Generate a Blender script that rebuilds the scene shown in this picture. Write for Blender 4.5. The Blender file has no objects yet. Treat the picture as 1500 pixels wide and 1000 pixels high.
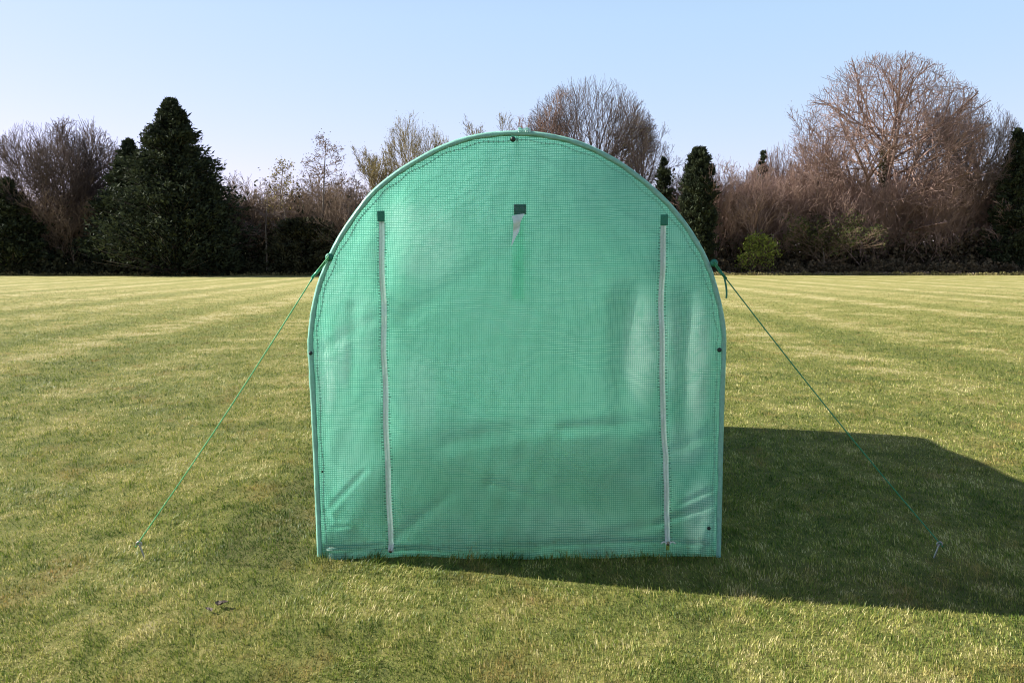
import bpy, bmesh, math, random
import numpy as np
from mathutils import Vector, Matrix
R = math.radians
S = bpy.context.scene
C = S.collection
rng = np.random.default_rng(11)
random.seed(5)
CAM_H, FPX, YF, YB = 1.4215, 1300.0, 4.154, 7.70

# ------------------------------------------------------------------ helpers
def np_mesh(name, V, F, mats=(), smooth=False, mi=None):
    V = np.asarray(V, np.float32); F = np.asarray(F, np.int32)
    me = bpy.data.meshes.new(name)
    n, k = F.shape
    me.vertices.add(len(V)); me.vertices.foreach_set('co', V.ravel())
    me.loops.add(n * k); me.loops.foreach_set('vertex_index', F.ravel())
    me.polygons.add(n)
    me.polygons.foreach_set('loop_start', np.arange(0, n * k, k, dtype=np.int32))
    me.polygons.foreach_set('loop_total', np.full(n, k, np.int32))
    if mi is not None: me.polygons.foreach_set('material_index', np.asarray(mi, np.int32))
    if smooth: me.polygons.foreach_set('use_smooth', np.ones(n, bool))
    for m in mats: me.materials.append(m)
    me.update(); me.validate()
    return me

def link(name, me, parent=None, loc=None):
    o = bpy.data.objects.new(name, me); C.objects.link(o)
    if parent is not None: o.parent = parent
    if loc is not None: o.location = loc
    return o

def tag(o, label, cat, group=None):
    o['label'] = label; o['category'] = cat
    if group: o['group'] = group
    return o

def thing(name, label, cat, loc=(0, 0, 0), group=None):
    return tag(link(name, None, None, loc), label, cat, group)

def tubes(P0, P1, R0, R1, k=3):
    P0, P1 = np.asarray(P0, float), np.asarray(P1, float)
    R0, R1 = np.asarray(R0, float), np.asarray(R1, float)
    d = P1 - P0
    d /= np.linalg.norm(d, axis=1, keepdims=True) + 1e-9
    ref = np.where(np.abs(d[:, 2:3]) > .8, np.array([[1., 0, 0]]), np.array([[0, 0, 1.]]))
    a = np.cross(d, ref); a /= np.linalg.norm(a, axis=1, keepdims=True) + 1e-9
    b = np.cross(d, a)
    n = len(P0)
    V = np.empty((n, 2 * k, 3))
    for i in range(k):
        c, s = math.cos(2 * math.pi * i / k), math.sin(2 * math.pi * i / k)
        o = a * c + b * s
        V[:, i] = P0 + o * R0[:, None]; V[:, k + i] = P1 + o * R1[:, None]
    base = (np.arange(n) * 2 * k)[:, None]
    F = np.concatenate([np.stack([base[:, 0] + i, base[:, 0] + (i + 1) % k, base[:, 0] + k + (i + 1) % k, base[:, 0] + k + i], 1) for i in range(k)])
    return V.reshape(-1, 3), F

def path_tube(pts, r, k=8, caps=True):
    """continuous tube along a polyline -> verts, quads"""
    P = np.asarray(pts, float); n = len(P)
    rr = np.full(n, r) if np.isscalar(r) else np.asarray(r, float)
    T = np.gradient(P, axis=0); T /= np.linalg.norm(T, axis=1, keepdims=True) + 1e-9
    ref = np.array([0, 1., 0]) if abs(T[n // 2][1]) < .8 else np.array([0, 0, 1.])
    V = []
    for i in range(n):
        a = np.cross(T[i], ref); a /= np.linalg.norm(a) + 1e-9
        b = np.cross(T[i], a)
        for j in range(k):
            t = 2 * math.pi * j / k
            V.append(P[i] + rr[i] * (a * math.cos(t) + b * math.sin(t)))
    F = []
    for i in range(n - 1):
        for j in range(k):
            F.append((i * k + j, i * k + (j + 1) % k, (i + 1) * k + (j + 1) % k, (i + 1) * k + j))
    if caps:
        for i0 in (0, (n - 1) * k):
            c = len(V); V.append(P[0] if i0 == 0 else P[-1])
            for j in range(k): F.append((i0 + j, i0 + (j + 1) % k, c, c))
    return np.array(V), np.array(F, int)

def bm_obj(name, bm, mat, parent=None, smooth=False):
    me = bpy.data.meshes.new(name); bm.to_mesh(me); bm.free()
    me.materials.append(mat)
    if smooth: me.polygons.foreach_set('use_smooth', [True] * len(me.polygons))
    return link(name, me, parent)

# ------------------------------------------------------------------ node helpers
class NT:
    def __init__(s, name):
        s.m = bpy.data.materials.new(name); s.m.use_nodes = True
        s.t = s.m.node_tree; s.t.nodes.clear()
        s.out = s.t.nodes.new('ShaderNodeOutputMaterial')
    def n(s, typ, ins=None, **kw):
        x = s.t.nodes.new(typ)
        for k, v in kw.items(): setattr(x, k, v)
        for k, v in (ins or {}).items(): s.put(x.inputs[k], v)
        return x
    def put(s, sock, v):
        if isinstance(v, bpy.types.NodeSocket): s.t.links.new(v, sock)
        elif isinstance(v, bpy.types.Node): s.t.links.new(v.outputs[0], sock)
        else:
            if sock.type == 'RGBA' and len(v) == 3: v = (*v, 1)
            sock.default_value = v
    def math(s, op, a, b=0.0, c=None, clamp=False):
        x = s.n('ShaderNodeMath', operation=op, use_clamp=clamp); s.put(x.inputs[0], a); s.put(x.inputs[1], b)
        if c is not None: s.put(x.inputs[2], c)
        return x.outputs[0]
    def mix(s, f, a, b, blend='MIX'):
        x = s.n('ShaderNodeMix', data_type='RGBA', blend_type=blend)
        s.put(x.inputs[0], f); s.put(x.inputs[6], a); s.put(x.inputs[7], b)
        return x.outputs[2]
    def ramp(s, v, lo, hi, a=0.0, b=1.0, smooth=True):
        x = s.n('ShaderNodeMapRange', {'Value': v, 'From Min': lo, 'From Max': hi, 'To Min': a, 'To Max': b},
                interpolation_type='SMOOTHSTEP' if smooth else 'LINEAR')
        return x.outputs[0]
    def noise(s, vec, scale, detail=3, rough=.55, dist=0.0):
        x = s.n('ShaderNodeTexNoise', {'Scale': scale, 'Detail': detail, 'Roughness': rough, 'Distortion': dist})
        if vec is not None: s.put(x.inputs['Vector'], vec)
        return x
    def mapping(s, vec, scale=(1, 1, 1), rot=(0, 0, 0), loc=(0, 0, 0)):
        return s.n('ShaderNodeMapping', {'Vector': vec, 'Scale': scale, 'Rotation': rot, 'Location': loc}).outputs[0]
    def shader_mix(s, f, a, b):
        x = s.n('ShaderNodeMixShader'); s.put(x.inputs[0], f); s.put(x.inputs[1], a); s.put(x.inputs[2], b); return x.outputs[0]
    def end(s, sh):
        s.put(s.out.inputs['Surface'], sh); return s.m

def simple(name, col, rough=.6, metal=0.0, var=.25, scale=8.0, bump=0.0):
    t = NT(name)
    co = t.n('ShaderNodeTexCoord').outputs['Object']
    nz = t.noise(co, scale, 4).outputs['Fac']
    d = tuple(c * (1 - var) for c in col); l = tuple(min(1, c * (1 + var)) for c in col)
    c = t.mix(t.ramp(nz, .3, .7), d, l)
    b = t.n('ShaderNodeBsdfPrincipled', {'Base Color': c, 'Roughness': rough, 'Metallic': metal})
    if bump:
        bp = t.n('ShaderNodeBump', {'Height': nz, 'Strength': bump, 'Distance': .01})
        t.put(b.inputs['Normal'], bp.outputs[0])
    return t.end(b.outputs[0])

def film(name, clear=.62, thread_w=.0014, pitch=.0103, warp=.010, spots=False, deep=0.0, trans=.62, haze=.90, tint=(.62, .93, .80)):
    """woven scrim laminated in green polyethylene film; UV is in metres along the cloth"""
    t = NT(name)
    uv = t.n('ShaderNodeUVMap').outputs[0]
    ob = t.n('ShaderNodeTexCoord').outputs['Object']
    w = t.noise(t.mapping(uv, (1.6, 3.2, 1)), 1.6, 2, .5).outputs['Color']
    wv = t.n('ShaderNodeVectorMath', {0: w, 1: (.5, .5, .5)}, operation='SUBTRACT').outputs[0]
    sc = t.n('ShaderNodeVectorMath', {0: wv, 1: (warp * 1.2, warp * 3.0, 0)}, operation='MULTIPLY').outputs[0]
    u2 = t.n('ShaderNodeVectorMath', {0: uv, 1: sc}, operation='ADD').outputs[0]
    xyz = t.n('ShaderNodeSeparateXYZ', {0: u2})
    masks = []
    for k, wd in ((0, thread_w * .8), (1, thread_w * 1.15)):
        pp = t.math('PINGPONG', xyz.outputs[k], pitch / 2)
        masks.append(t.ramp(pp, wd * .55, wd * 1.45, 1.0, 0.0))
    thread = t.math('MAXIMUM', masks[0], masks[1])
    big = t.noise(t.mapping(uv, (1, 1.3, 1)), 3.2, 4, .6).outputs['Fac']
    fine = t.noise(uv, 60, 3, .6).outputs['Fac']
    cellc = t.mix(t.ramp(big, .3, .7), (.47, .86, .745), (.61, .93, .85))
    thrc = t.mix(t.ramp(fine, .3, .7), (.12, .42, .34), (.18, .52, .44))
    col = t.mix(thread, cellc, thrc)
    if deep: col = t.mix(deep, col, (.04, .26, .19))
    op = t.math('ADD', t.math('MULTIPLY', thread, .6), t.ramp(big, .25, .75, -.06, .06))
    tr = t.math('SUBTRACT', clear, t.math('MULTIPLY', op, clear), clamp=True)
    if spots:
        # pale patches put the sun's glow through the film into its colour
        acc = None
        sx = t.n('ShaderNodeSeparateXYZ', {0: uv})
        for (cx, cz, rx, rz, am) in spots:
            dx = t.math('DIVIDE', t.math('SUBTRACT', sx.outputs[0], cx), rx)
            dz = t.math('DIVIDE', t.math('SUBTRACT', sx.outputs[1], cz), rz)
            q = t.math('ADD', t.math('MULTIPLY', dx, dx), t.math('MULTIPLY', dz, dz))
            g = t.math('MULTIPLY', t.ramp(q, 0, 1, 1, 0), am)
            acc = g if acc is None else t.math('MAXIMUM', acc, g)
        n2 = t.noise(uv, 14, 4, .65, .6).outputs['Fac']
        glow = t.math('MULTIPLY', acc, t.ramp(n2, .12, .55), clamp=True)
        glow = t.math('MULTIPLY', glow, t.math('SUBTRACT', 1.0, t.math('MULTIPLY', thread, .75)))
        col = t.mix(glow, col, (1.0, .985, .96))
        # mud splashed up from the turf
        mud = t.math('MULTIPLY', t.ramp(sx.outputs[1], .16, .0), t.ramp(t.noise(uv, 42, 5, .7).outputs['Fac'], .50, .66), clamp=True)
        col = t.mix(t.math('MULTIPLY', mud, .6), col, (.16, .15, .07))
        tr = t.math('MULTIPLY', tr, t.math('SUBTRACT', 1.0, t.math('MULTIPLY', glow, .7)))
    hgt = t.math('ADD', t.math('MULTIPLY', thread, .45), t.math('MULTIPLY', fine, .10))
    bp = t.n('ShaderNodeBump', {'Height': hgt, 'Strength': .9, 'Distance': .003}).outputs[0]
    dif = t.n('ShaderNodeBsdfDiffuse', {'Color': col, 'Normal': bp}).outputs[0]
    trl = t.n('ShaderNodeBsdfTranslucent', {'Color': col, 'Normal': bp}).outputs[0]
    body = t.shader_mix(t.math('ADD', trans, t.math('MULTIPLY', glow, .34)) if spots else trans, dif, trl)
    gl = t.n('ShaderNodeBsdfGlossy', {'Color': (1, 1, 1), 'Roughness': .28, 'Normal': bp}).outputs[0]
    fr = t.n('ShaderNodeFresnel', {'IOR': 1.45, 'Normal': bp}).outputs[0]
    body = t.shader_mix(t.math('MULTIPLY', fr, .9, clamp=True), body, gl)
    tp = t.n('ShaderNodeBsdfTransparent', {'Color': t.mix(thread, tint, (.2, .6, .42))}).outputs[0]
    rf = t.n('ShaderNodeBsdfRefraction', {'Color': t.mix(thread, (.66, .95, .80), (.2, .6, .42)), 'Roughness': .58, 'IOR': 1.33}).outputs[0]
    seen = t.shader_mix(haze, tp, rf)
    return t.end(t.shader_mix(tr, body, seen))

# lawn colour, shared by the ground sheet and the blades
def lawn_color(t, pos, rnd):
    # pos: object/world position, rnd 0..1 per blade or fine noise
    p1 = t.noise(t.mapping(pos, (1, 1, 0)), 1.1, 4, .6).outputs['Fac']
    p2 = t.noise(t.mapping(pos, (1.6, .7, 0), loc=(7, 3, 0)), 4.5, 4, .65).outputs['Fac']
    p3 = t.noise(t.mapping(pos, (.35, .12, 0), loc=(2, 9, 0)), 1.0, 3, .6).outputs['Fac']
    xyz = t.n('ShaderNodeSeparateXYZ', {0: pos})
    # mower stripes run away from the camera
    wob = t.math('MULTIPLY', t.math('SUBTRACT', p3, .5), 1.1)
    sx = t.math('ADD', t.math('ADD', xyz.outputs[0], t.math('MULTIPLY', xyz.outputs[1], .035)), wob)
    st = t.math('ADD', t.math('MULTIPLY', t.math('SINE', t.math('MULTIPLY', sx, 2.6)), .7), t.math('MULTIPLY', t.math('SINE', t.math('MULTIPLY', sx, 1.63)), .5))
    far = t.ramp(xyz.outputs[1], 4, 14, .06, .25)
    dry = t.math('ADD', t.math('MULTIPLY', t.math('SUBTRACT', p1, .5), 1.35),
                 t.math('ADD', t.math('MULTIPLY', t.math('SUBTRACT', p2, .5), 1.35), t.math('MULTIPLY', t.math('MULTIPLY', st, t.ramp(p1, .35, .65, .35, 1.25)), far)))
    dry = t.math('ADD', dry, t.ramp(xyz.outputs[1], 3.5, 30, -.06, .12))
    # greener, unmown strip beside the tunnel's left wall
    gs = t.ramp(t.math('ABSOLUTE', t.math('ADD', xyz.outputs[0], 1.22)), .05, .40, 1, 0)
    gs = t.math('MULTIPLY', gs, t.ramp(xyz.outputs[1], 3.6, 4.4)); gs = t.math('MULTIPLY', gs, t.ramp(xyz.outputs[1], 8.5, 6.5))
    dry = t.math('SUBTRACT', dry, t.math('MULTIPLY', gs, .48))
    v = t.math('ADD', dry, t.math('ADD', t.math('MULTIPLY', rnd, .95), .04))
    cr = t.n('ShaderNodeValToRGB', {'Fac': v})
    e = cr.color_ramp.elements
    cols = ((0.0, (.048, .088, .012)), (.32, (.155, .215, .030)), (.56, (.275, .295, .058)), (.78, (.45, .405, .125)), (1.0, (.66, .58, .29)))
    e[0].position, e[0].color = cols[0][0], (*cols[0][1], 1)
    e[1].position, e[1].color = cols[-1][0], (*cols[-1][1], 1)
    for p, c in cols[1:-1]:
        x = e.new(p); x.color = (*c, 1)
    p4 = t.noise(t.mapping(pos, (1, .6, 0), loc=(11, 4, 0)), 2.3, 4, .65).outputs['Fac']
    brown = t.math('MULTIPLY', t.ramp(p4, .52, .70), t.math('MULTIPLY', rnd, .95), clamp=True)
    c1 = t.mix(brown, cr.outputs[0], (.34, .215, .070))
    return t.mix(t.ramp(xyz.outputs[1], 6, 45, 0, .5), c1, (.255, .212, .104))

def make_blade_mat():
    t = NT('grass_blade')
    pos = t.n('ShaderNodeNewGeometry').outputs['Position']
    rnd = t.n('ShaderNodeAttribute', attribute_name='rnd').outputs['Fac']
    col = lawn_color(t, pos, rnd)
    d = t.n('ShaderNodeBsdfPrincipled', {'Base Color': col, 'Roughness': .5, 'Specular IOR Level': .22}).outputs[0]
    tl = t.n('ShaderNodeBsdfTranslucent', {'Color': col}).outputs[0]
    return t.end(t.shader_mix(.30, d, tl))

def make_ground_mat():
    t = NT('lawn')
    pos = t.n('ShaderNodeNewGeometry').outputs['Position']
    f1 = t.noise(t.mapping(pos, (1, .55, 0)), 38, 5, .75).outputs['Fac']
    f2 = t.noise(t.mapping(pos, (1, .4, 0), loc=(5, 2, 0)), 9, 5, .7).outputs['Fac']
    rnd = t.math('ADD', t.math('MULTIPLY', f1, .75), t.math('MULTIPLY', f2, .45))
    rnd = t.ramp(rnd, .35, .85, 0, 1, smooth=False)
    col = lawn_color(t, pos, rnd)
    y = t.n('ShaderNodeSeparateXYZ', {0: pos}).outputs[1]
    # between the blades near by one sees thatch and soil
    soil = t.mix(f1, (.055, .058, .018), (.14, .125, .045))
    col = t.mix(t.ramp(y, 5, 45, .75, 0.1), col, soil)
    h = t.math('ADD', t.math('MULTIPLY', f1, .6), f2)
    bp = t.n('ShaderNodeBump', {'Height': h, 'Strength': .7, 'Distance': .03}).outputs[0]
    return t.end(t.n('ShaderNodeBsdfPrincipled', {'Base Color': col, 'Roughness': .9, 'Specular IOR Level': .1, 'Normal': bp}).outputs[0])

def sheer(name, col, tr, gloss=.3, scale=90):
    t = NT(name); ob = t.n('ShaderNodeTexCoord').outputs['Object']
    nz = t.noise(ob, scale, 3).outputs['Fac']
    c = t.mix(t.ramp(nz, .3, .7), tuple(x * .85 for x in col), col)
    d = t.n('ShaderNodeBsdfPrincipled', {'Base Color': c, 'Roughness': gloss}).outputs[0]
    return t.end(t.shader_mix(tr, d, t.n('ShaderNodeBsdfTranslucent', {'Color': c}).outputs[0]))

def bark_mat(name, a, b):
    t = NT(name)
    ob = t.n('ShaderNodeNewGeometry').outputs['Position']
    nz = t.noise(t.mapping(ob, (1, 1, .35)), .9, 5, .7).outputs['Fac']
    oi = t.n('ShaderNodeObjectInfo').outputs['Random']
    c = t.mix(t.ramp(t.math('ADD', nz, t.math('MULTIPLY', t.math('SUBTRACT', oi, .5), .25)), .3, .7), a, b)
    return t.end(t.n('ShaderNodeBsdfPrincipled', {'Base Color': c, 'Roughness': .85, 'Specular IOR Level': .2}).outputs[0])

def leaf_mat(name, a, b, trans=.25):
    t = NT(name)
    ob = t.n('ShaderNodeNewGeometry').outputs['Position']
    nz = t.noise(ob, 1.1, 5, .7).outputs['Fac']
    c = t.mix(t.ramp(nz, .35, .65), a, b)
    d = t.n('ShaderNodeBsdfPrincipled', {'Base Color': c, 'Roughness': .75, 'Specular IOR Level': .08}).outputs[0]
    tl = t.n('ShaderNodeBsdfTranslucent', {'Color': c}).outputs[0]
    return t.end(t.shader_mix(trans, d, tl))

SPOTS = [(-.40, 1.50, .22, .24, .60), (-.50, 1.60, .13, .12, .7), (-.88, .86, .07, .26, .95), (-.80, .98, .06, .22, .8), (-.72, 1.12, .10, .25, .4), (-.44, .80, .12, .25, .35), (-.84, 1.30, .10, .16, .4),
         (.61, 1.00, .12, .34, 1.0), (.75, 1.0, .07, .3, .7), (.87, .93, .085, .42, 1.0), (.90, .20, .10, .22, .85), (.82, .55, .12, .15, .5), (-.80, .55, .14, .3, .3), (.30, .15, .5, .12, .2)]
M = dict(
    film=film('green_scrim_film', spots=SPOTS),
    cover=film('cover_film', clear=.42, trans=.72, haze=.35, tint=(.82, .97, .90)),
    sleeve=film('hem_film', clear=.10, deep=.0, thread_w=.0012),
    patch=simple('green_patch_cloth', (.014, .17, .105), .6, 0, .3, 300, .3),
    zip=sheer('zip_tape', (.97, .965, .93), .55),
    zip_teeth=sheer('zip_teeth', (.70, .76, .70), .5, .3, 300),
    stitch=simple('stitch_thread', (.012, .07, .05), .7),
    pale=film('strap_film', clear=.05, pitch=.004, thread_w=.0004),
    seam=sheer('seam_thread', (.30, .62, .48), .35, .5),
    rim=sheer('rim_film', (.40, .80, .64), .45, .35, 60),
    steel=simple('galvanised_pipe', (.45, .46, .46), .38, .85, .15, 20),
    brass=simple('zip_slider_metal', (.30, .25, .16), .4, .8),
    clip=simple('dark_plastic', (.012, .025, .02), .5),
    rope=simple('green_cord', (.10, .42, .16), .7, 0, .2, 120),
    rope_backlit=simple('backlit_green_cord', (.03, .22, .10), .7, 0, .2, 120),  # same cord as above, its back-lit shade put into the colour
    toggle=simple('green_plastic', (.03, .36, .20), .35),
    peg=simple('peg_steel', (.32, .32, .31), .45, .8),
    lawn=make_ground_mat(), blade=make_blade_mat(),
    bark=bark_mat('bark', (.085, .068, .055), (.19, .155, .125)),
    bark_pale=bark_mat('pale_bark', (.13, .105, .08), (.27, .22, .17)),
    twig=bark_mat('twig', (.095, .070, .062), (.20, .150, .128)),
    twig_pink=bark_mat('pinkish_twig', (.19, .125, .103), (.35, .24, .195)),
    twig_yellow=bark_mat('yellowish_twig', (.16, .125, .065), (.33, .27, .14)),
    twig_dark=bark_mat('dim_twig', (.115, .080, .056), (.235, .168, .118)),
    bud_yellow=leaf_mat('yellow_bud', (.22, .19, .06), (.36, .30, .11)),
    bud_pink=leaf_mat('pink_bud', (.30, .19, .17), (.40, .28, .25)),
    bud_brown=leaf_mat('brown_bud', (.13, .085, .06), (.22, .15, .10)),
    fir=leaf_mat('dark_needles', (.015, .022, .014), (.060, .074, .036), .12),
    ivy=leaf_mat('ivy_leaf', (.020, .024, .014), (.070, .068, .034), .12),
    bramble=leaf_mat('bramble_leaf', (.050, .042, .026), (.15, .115, .072), .15),
    scrub=leaf_mat('scrub_leaf', (.035, .045, .015), (.10, .115, .035)),
    fresh=leaf_mat('fresh_leaf', (.17, .22, .04), (.32, .37, .08), .35),
    litter=simple('leaf_litter', (.17, .13, .085), .9, 0, .5, 3),
    floor=simple('wood_floor_litter', (.07, .052, .034), .95, 0, .5, 1.5),
    deadleaf=simple('dead_leaf', (.055, .035, .022), .8, 0, .4, 60),
)

# ------------------------------------------------------------------ polytunnel profile
L_ = [(-.925, 0.0), (-.931, .30), (-.938, .62), (-.946, .90), (-.947, 1.07), (-.915, 1.255), (-.862, 1.40), (-.792, 1.535), (-.670, 1.70), (-.570, 1.790), (-.462, 1.862), (-.314, 1.938), (-.157, 1.985), (.025, 2.0)]
R_ = [(.180, 1.985), (.330, 1.945), (.480, 1.872), (.610, 1.780), (.730, 1.670), (.828, 1.548), (.905, 1.415), (.958, 1.262), (.992, 1.10), (.996, .95), (.993, .64), (.993, .3), (.993, 0.0)]
def catmull(pts, m=10):
    P = [np.array(p, float) for p in pts]; P = [2 * P[0] - P[1]] + P + [2 * P[-1] - P[-2]]
    out = []
    for i in range(1, len(P) - 2):
        for j in range(m):
            t = j / m
            out.append(.5 * ((2 * P[i]) + (P[i + 1] - P[i - 1]) * t + (2 * P[i - 1] - 5 * P[i] + 4 * P[i + 1] - P[i + 2]) * t * t + (3 * P[i] - P[i - 1] - 3 * P[i + 1] + P[i + 2]) * t ** 3))
    out.append(P[-2]); return np.array(out)
PROF = catmull(L_ + R_, 8)
iap = int(np.argmax(PROF[:, 1]))
zL, xL = PROF[:iap + 1, 1], PROF[:iap + 1, 0]
zR, xR = PROF[iap:, 1][::-1], PROF[iap:, 0][::-1]
def left_x(z): return np.interp(z, zL, xL)
def right_x(z): return np.interp(z, zR, xR)
# outward normals of the profile
T = np.gradient(PROF, axis=0); T /= np.linalg.norm(T, axis=1, keepdims=True)
NRM = np.stack([-T[:, 1], T[:, 0]], 1)
S_ARC = np.concatenate([[0], np.cumsum(np.linalg.norm(np.diff(PROF, axis=0), axis=1))])

def set_uv(me, uvs):
    uvl = me.uv_layers.new(name='UVMap')
    li = np.empty(len(me.loops), np.int32); me.loops.foreach_get('vertex_index', li)
    uvl.data.foreach_set('uv', np.asarray(uvs, np.float32)[li].ravel())

ZLc = np.array([(.0, -.580), (.384, -.589), (.713, -.595), (.974, -.604), (1.2, -.601), (1.45, -.604), (1.65, -.606)])
ZRc = np.array([(.0, .748), (.12, .746), (.25, .741), (.36, .735), (.417, .728), (.47, .733), (.53, .729), (.713, .717), (1.038, .703), (1.35, .700), (1.65, .703)])
def smooth_curve(c):
    zz = np.linspace(0, 1.65, 166); xx = np.interp(zz, c[:, 0], c[:, 1])
    k = np.ones(9) / 9; xp = np.pad(xx, 4, 'edge'); return zz, np.convolve(xp, k, 'valid')
ZLZ, ZLX = smooth_curve(ZLc); ZRZ, ZRX = smooth_curve(ZRc)
def zl_x(z): return np.interp(z, ZLZ, ZLX) + .0025 * np.sin(np.asarray(z) * 13) * np.sin(np.asarray(z) * 5 + 1)
def zr_x(z): return np.interp(z, ZRZ, ZRX) + .003 * np.sin(np.asarray(z) * 16 + 1) * np.sin(np.asarray(z) * 4)
ZTOP = 1.60

# folds in the front sheet: (x0,z0,x1,z1,width,amplitude)
FOLDS = [(.985, .27, .70, .16, .022, .016), (.70, .16, .42, .10, .03, .008), (.985, .34, .80, .25, .016, .012), (.99, .62, .74, .50, .03, .010), (.985, .20, .93, .02, .02, .014),
         (-.91, .20, -.70, .42, .016, .010), (-.915, .145, -.78, .15, .010, .012), (-.92, .33, -.87, .17, .012, .014), (-.93, .98, -.62, 1.16, .03, .010), (-.93, .95, -.66, .92, .012, .006),
         (-.55, .10, -.30, .30, .03, .008), (-.58, .045, -.30, .03, .012, .012), (-.90, .045, -.60, .062, .010, .014), (-.85, 1.42, -.62, 1.25, .025, .008), (.93, 1.44, .82, 1.47, .010, .010), (.95, 1.33, .90, 1.34, .012, .008),
         (-.50, 1.15, .05, 1.52, .05, .010), (.05, 1.50, .60, 1.55, .07, .006), (.25, .62, .72, .66, .035, .010), (-.30, .55, .20, .66, .05, .008), (-.10, .36, .30, .22, .03, .008), (.55, 1.24, .52, .64, .075, .028), (.815, 1.24, .82, .58, .048, .022), (-.56, 1.72, -.60, 1.32, .06, .018), (-.915, 1.15, -.91, .60, .04, .018), (-.74, 1.2, -.76, .8, .03, .010)]
def disp(x, z):
    d = .012 * np.sin(2.1 * x + 1.3 * z + .5) * np.sin(1.7 * z + .4)
    d = d + .0055 * np.sin(9 * z + 3.0 * np.sin(2.2 * x + 1)) * (.4 + .6 * np.sin(3 * x + .4) ** 2)
    d = d + .0030 * np.sin(23 * z + 5 * np.sin(1.9 * x) + 2 * x) * np.clip(1.2 - z, 0, 1)
    d = d + .0016 * np.sin(41 * x + 6 * np.sin(3.1 * z) + 4 * z) * np.clip(1 - z * 1.6, .15, 1)
    d = d + .0012 * np.sin(31 * x + 27 * z + 4 * np.sin(5 * z)) + .0012 * np.sin(37 * x - 22 * z + 3 * np.sin(7 * x))
    for x0, z0, x1, z1, w, a in FOLDS:
        dx, dz = x1 - x0, z1 - z0; L2 = dx * dx + dz * dz
        t = np.clip(((x - x0) * dx + (z - z0) * dz) / L2, 0, 1)
        q = (x - x0 - t * dx) ** 2 + (z - z0 - t * dz) ** 2
        d = d - 1.6 * a * (1 - .5 * t) * np.exp(-q / (w * w)) + a * .8 * np.exp(-q / (w * w * 5))
    # gathered at the two zips, and the hem bellies forward a little
    for f in (zl_x, zr_x):
        g = np.exp(-((x - f(z)) / .035) ** 2)
        d = d - .007 * g * (1 + .6 * np.sin(17 * z + 3))
    d = d - .045 * np.exp(-(z / .09) ** 2) * (.5 + .35 * np.sin(5.2 * x + 1.1) + .2 * np.sin(13 * x + 2 * np.sin(4 * x)))
    d = d - .010 * np.exp(-((z - .055 - .02 * np.sin(3.1 * x)) / .014) ** 2)
    return d

def sheet(y0, name, parent, mat, split=True, flip=1):
    step = .0085
    xs = np.arange(-.96, 1.01, step); zs = np.arange(-.02, 2.0, step)
    X, Z = np.meshgrid(xs, zs)
    zc = np.clip(Z, 0, 1.999)
    XL, XR = left_x(zc) + .012, right_x(zc) - .012
    Xc = np.clip(X, XL, XR)
    mid = (XL + XR) / 2; bad = XL >= XR; Xc = np.where(bad, mid, Xc)
    edge = np.clip(np.minimum(Xc - XL, XR - Xc) / .06, 0, 1)
    D = disp(Xc, Z) * flip * edge
    V = np.stack([Xc, y0 + D, Z], -1).reshape(-1, 3)
    nz_, nx_ = X.shape
    I = np.arange(nz_ * nx_).reshape(nz_, nx_)
    F = np.stack([I[:-1, :-1], I[:-1, 1:], I[1:, 1:], I[1:, :-1]], -1).reshape(-1, 4)
    w = V[F[:, 1], 0] - V[F[:, 0], 0]; w2 = V[F[:, 2], 0] - V[F[:, 3], 0]
    keep = (w > 1e-4) & (w2 > 1e-4); F = F[keep]
    uv = np.stack([V[:, 0], V[:, 2]], 1)
    def emit(nm, Fs):
        used = np.unique(Fs); mp = np.zeros(len(V), int); mp[used] = np.arange(len(used))
        me = np_mesh(nm, V[used], mp[Fs], [mat], True); set_uv(me, uv[used])
        return link(nm, me, parent)
    if not split: return emit(name, F)
    c = V[F].mean(1)
    slot = (c[:, 2] < ZTOP - .01) & (c[:, 2] > .03) & (np.minimum(np.abs(c[:, 0] - zl_x(c[:, 2])), np.abs(c[:, 0] - zr_x(c[:, 2]))) < .0082)
    F = F[~slot]; c = c[~slot]                      # the zips close these two slots
    door = (c[:, 2] < ZTOP) & (c[:, 0] > zl_x(c[:, 2])) & (c[:, 0] < zr_x(c[:, 2]))
    emit(name, F[~door]); emit('door_panel', F[door])

pt = thing('polytunnel', 'translucent green mesh polytunnel greenhouse with arched roof and zipped front, standing on the lawn', 'greenhouse')
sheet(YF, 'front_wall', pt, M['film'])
sheet(YB, 'rear_wall', pt, M['cover'], split=False, flip=-1)

# cover over the hoops: sags a little between them, uneven hem at the ground
HOOPS = np.linspace(YF, YB, 5)
ny = 97
ys = np.linspace(YF + .004, YB - .004, ny)
V = []; UV = []
for yv in ys:
    ph = (yv - YF) / (HOOPS[1] - HOOPS[0]); sag = .022 * math.sin(math.pi * (ph % 1.0)) ** 2
    for i, (px, pz) in enumerate(PROF):
        wr = .004 * math.sin(yv * 9 + pz * 7 + 2 * math.sin(px * 5)) * math.sin(math.pi * (ph % 1.0)) ** 2
        q = PROF[i] + NRM[i] * (.0125 - sag * .8 + wr)
        V.append((q[0], yv, max(q[1], -.01))); UV.append((S_ARC[i], yv))
npf = len(PROF)
I = np.arange(ny * npf).reshape(ny, npf)
F = np.stack([I[:-1, :-1], I[1:, :-1], I[1:, 1:], I[:-1, 1:]], -1).reshape(-1, 4)
me = np_mesh('cover', V, F, [M['cover']], True); set_uv(me, UV); link('cover', me, pt)

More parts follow.
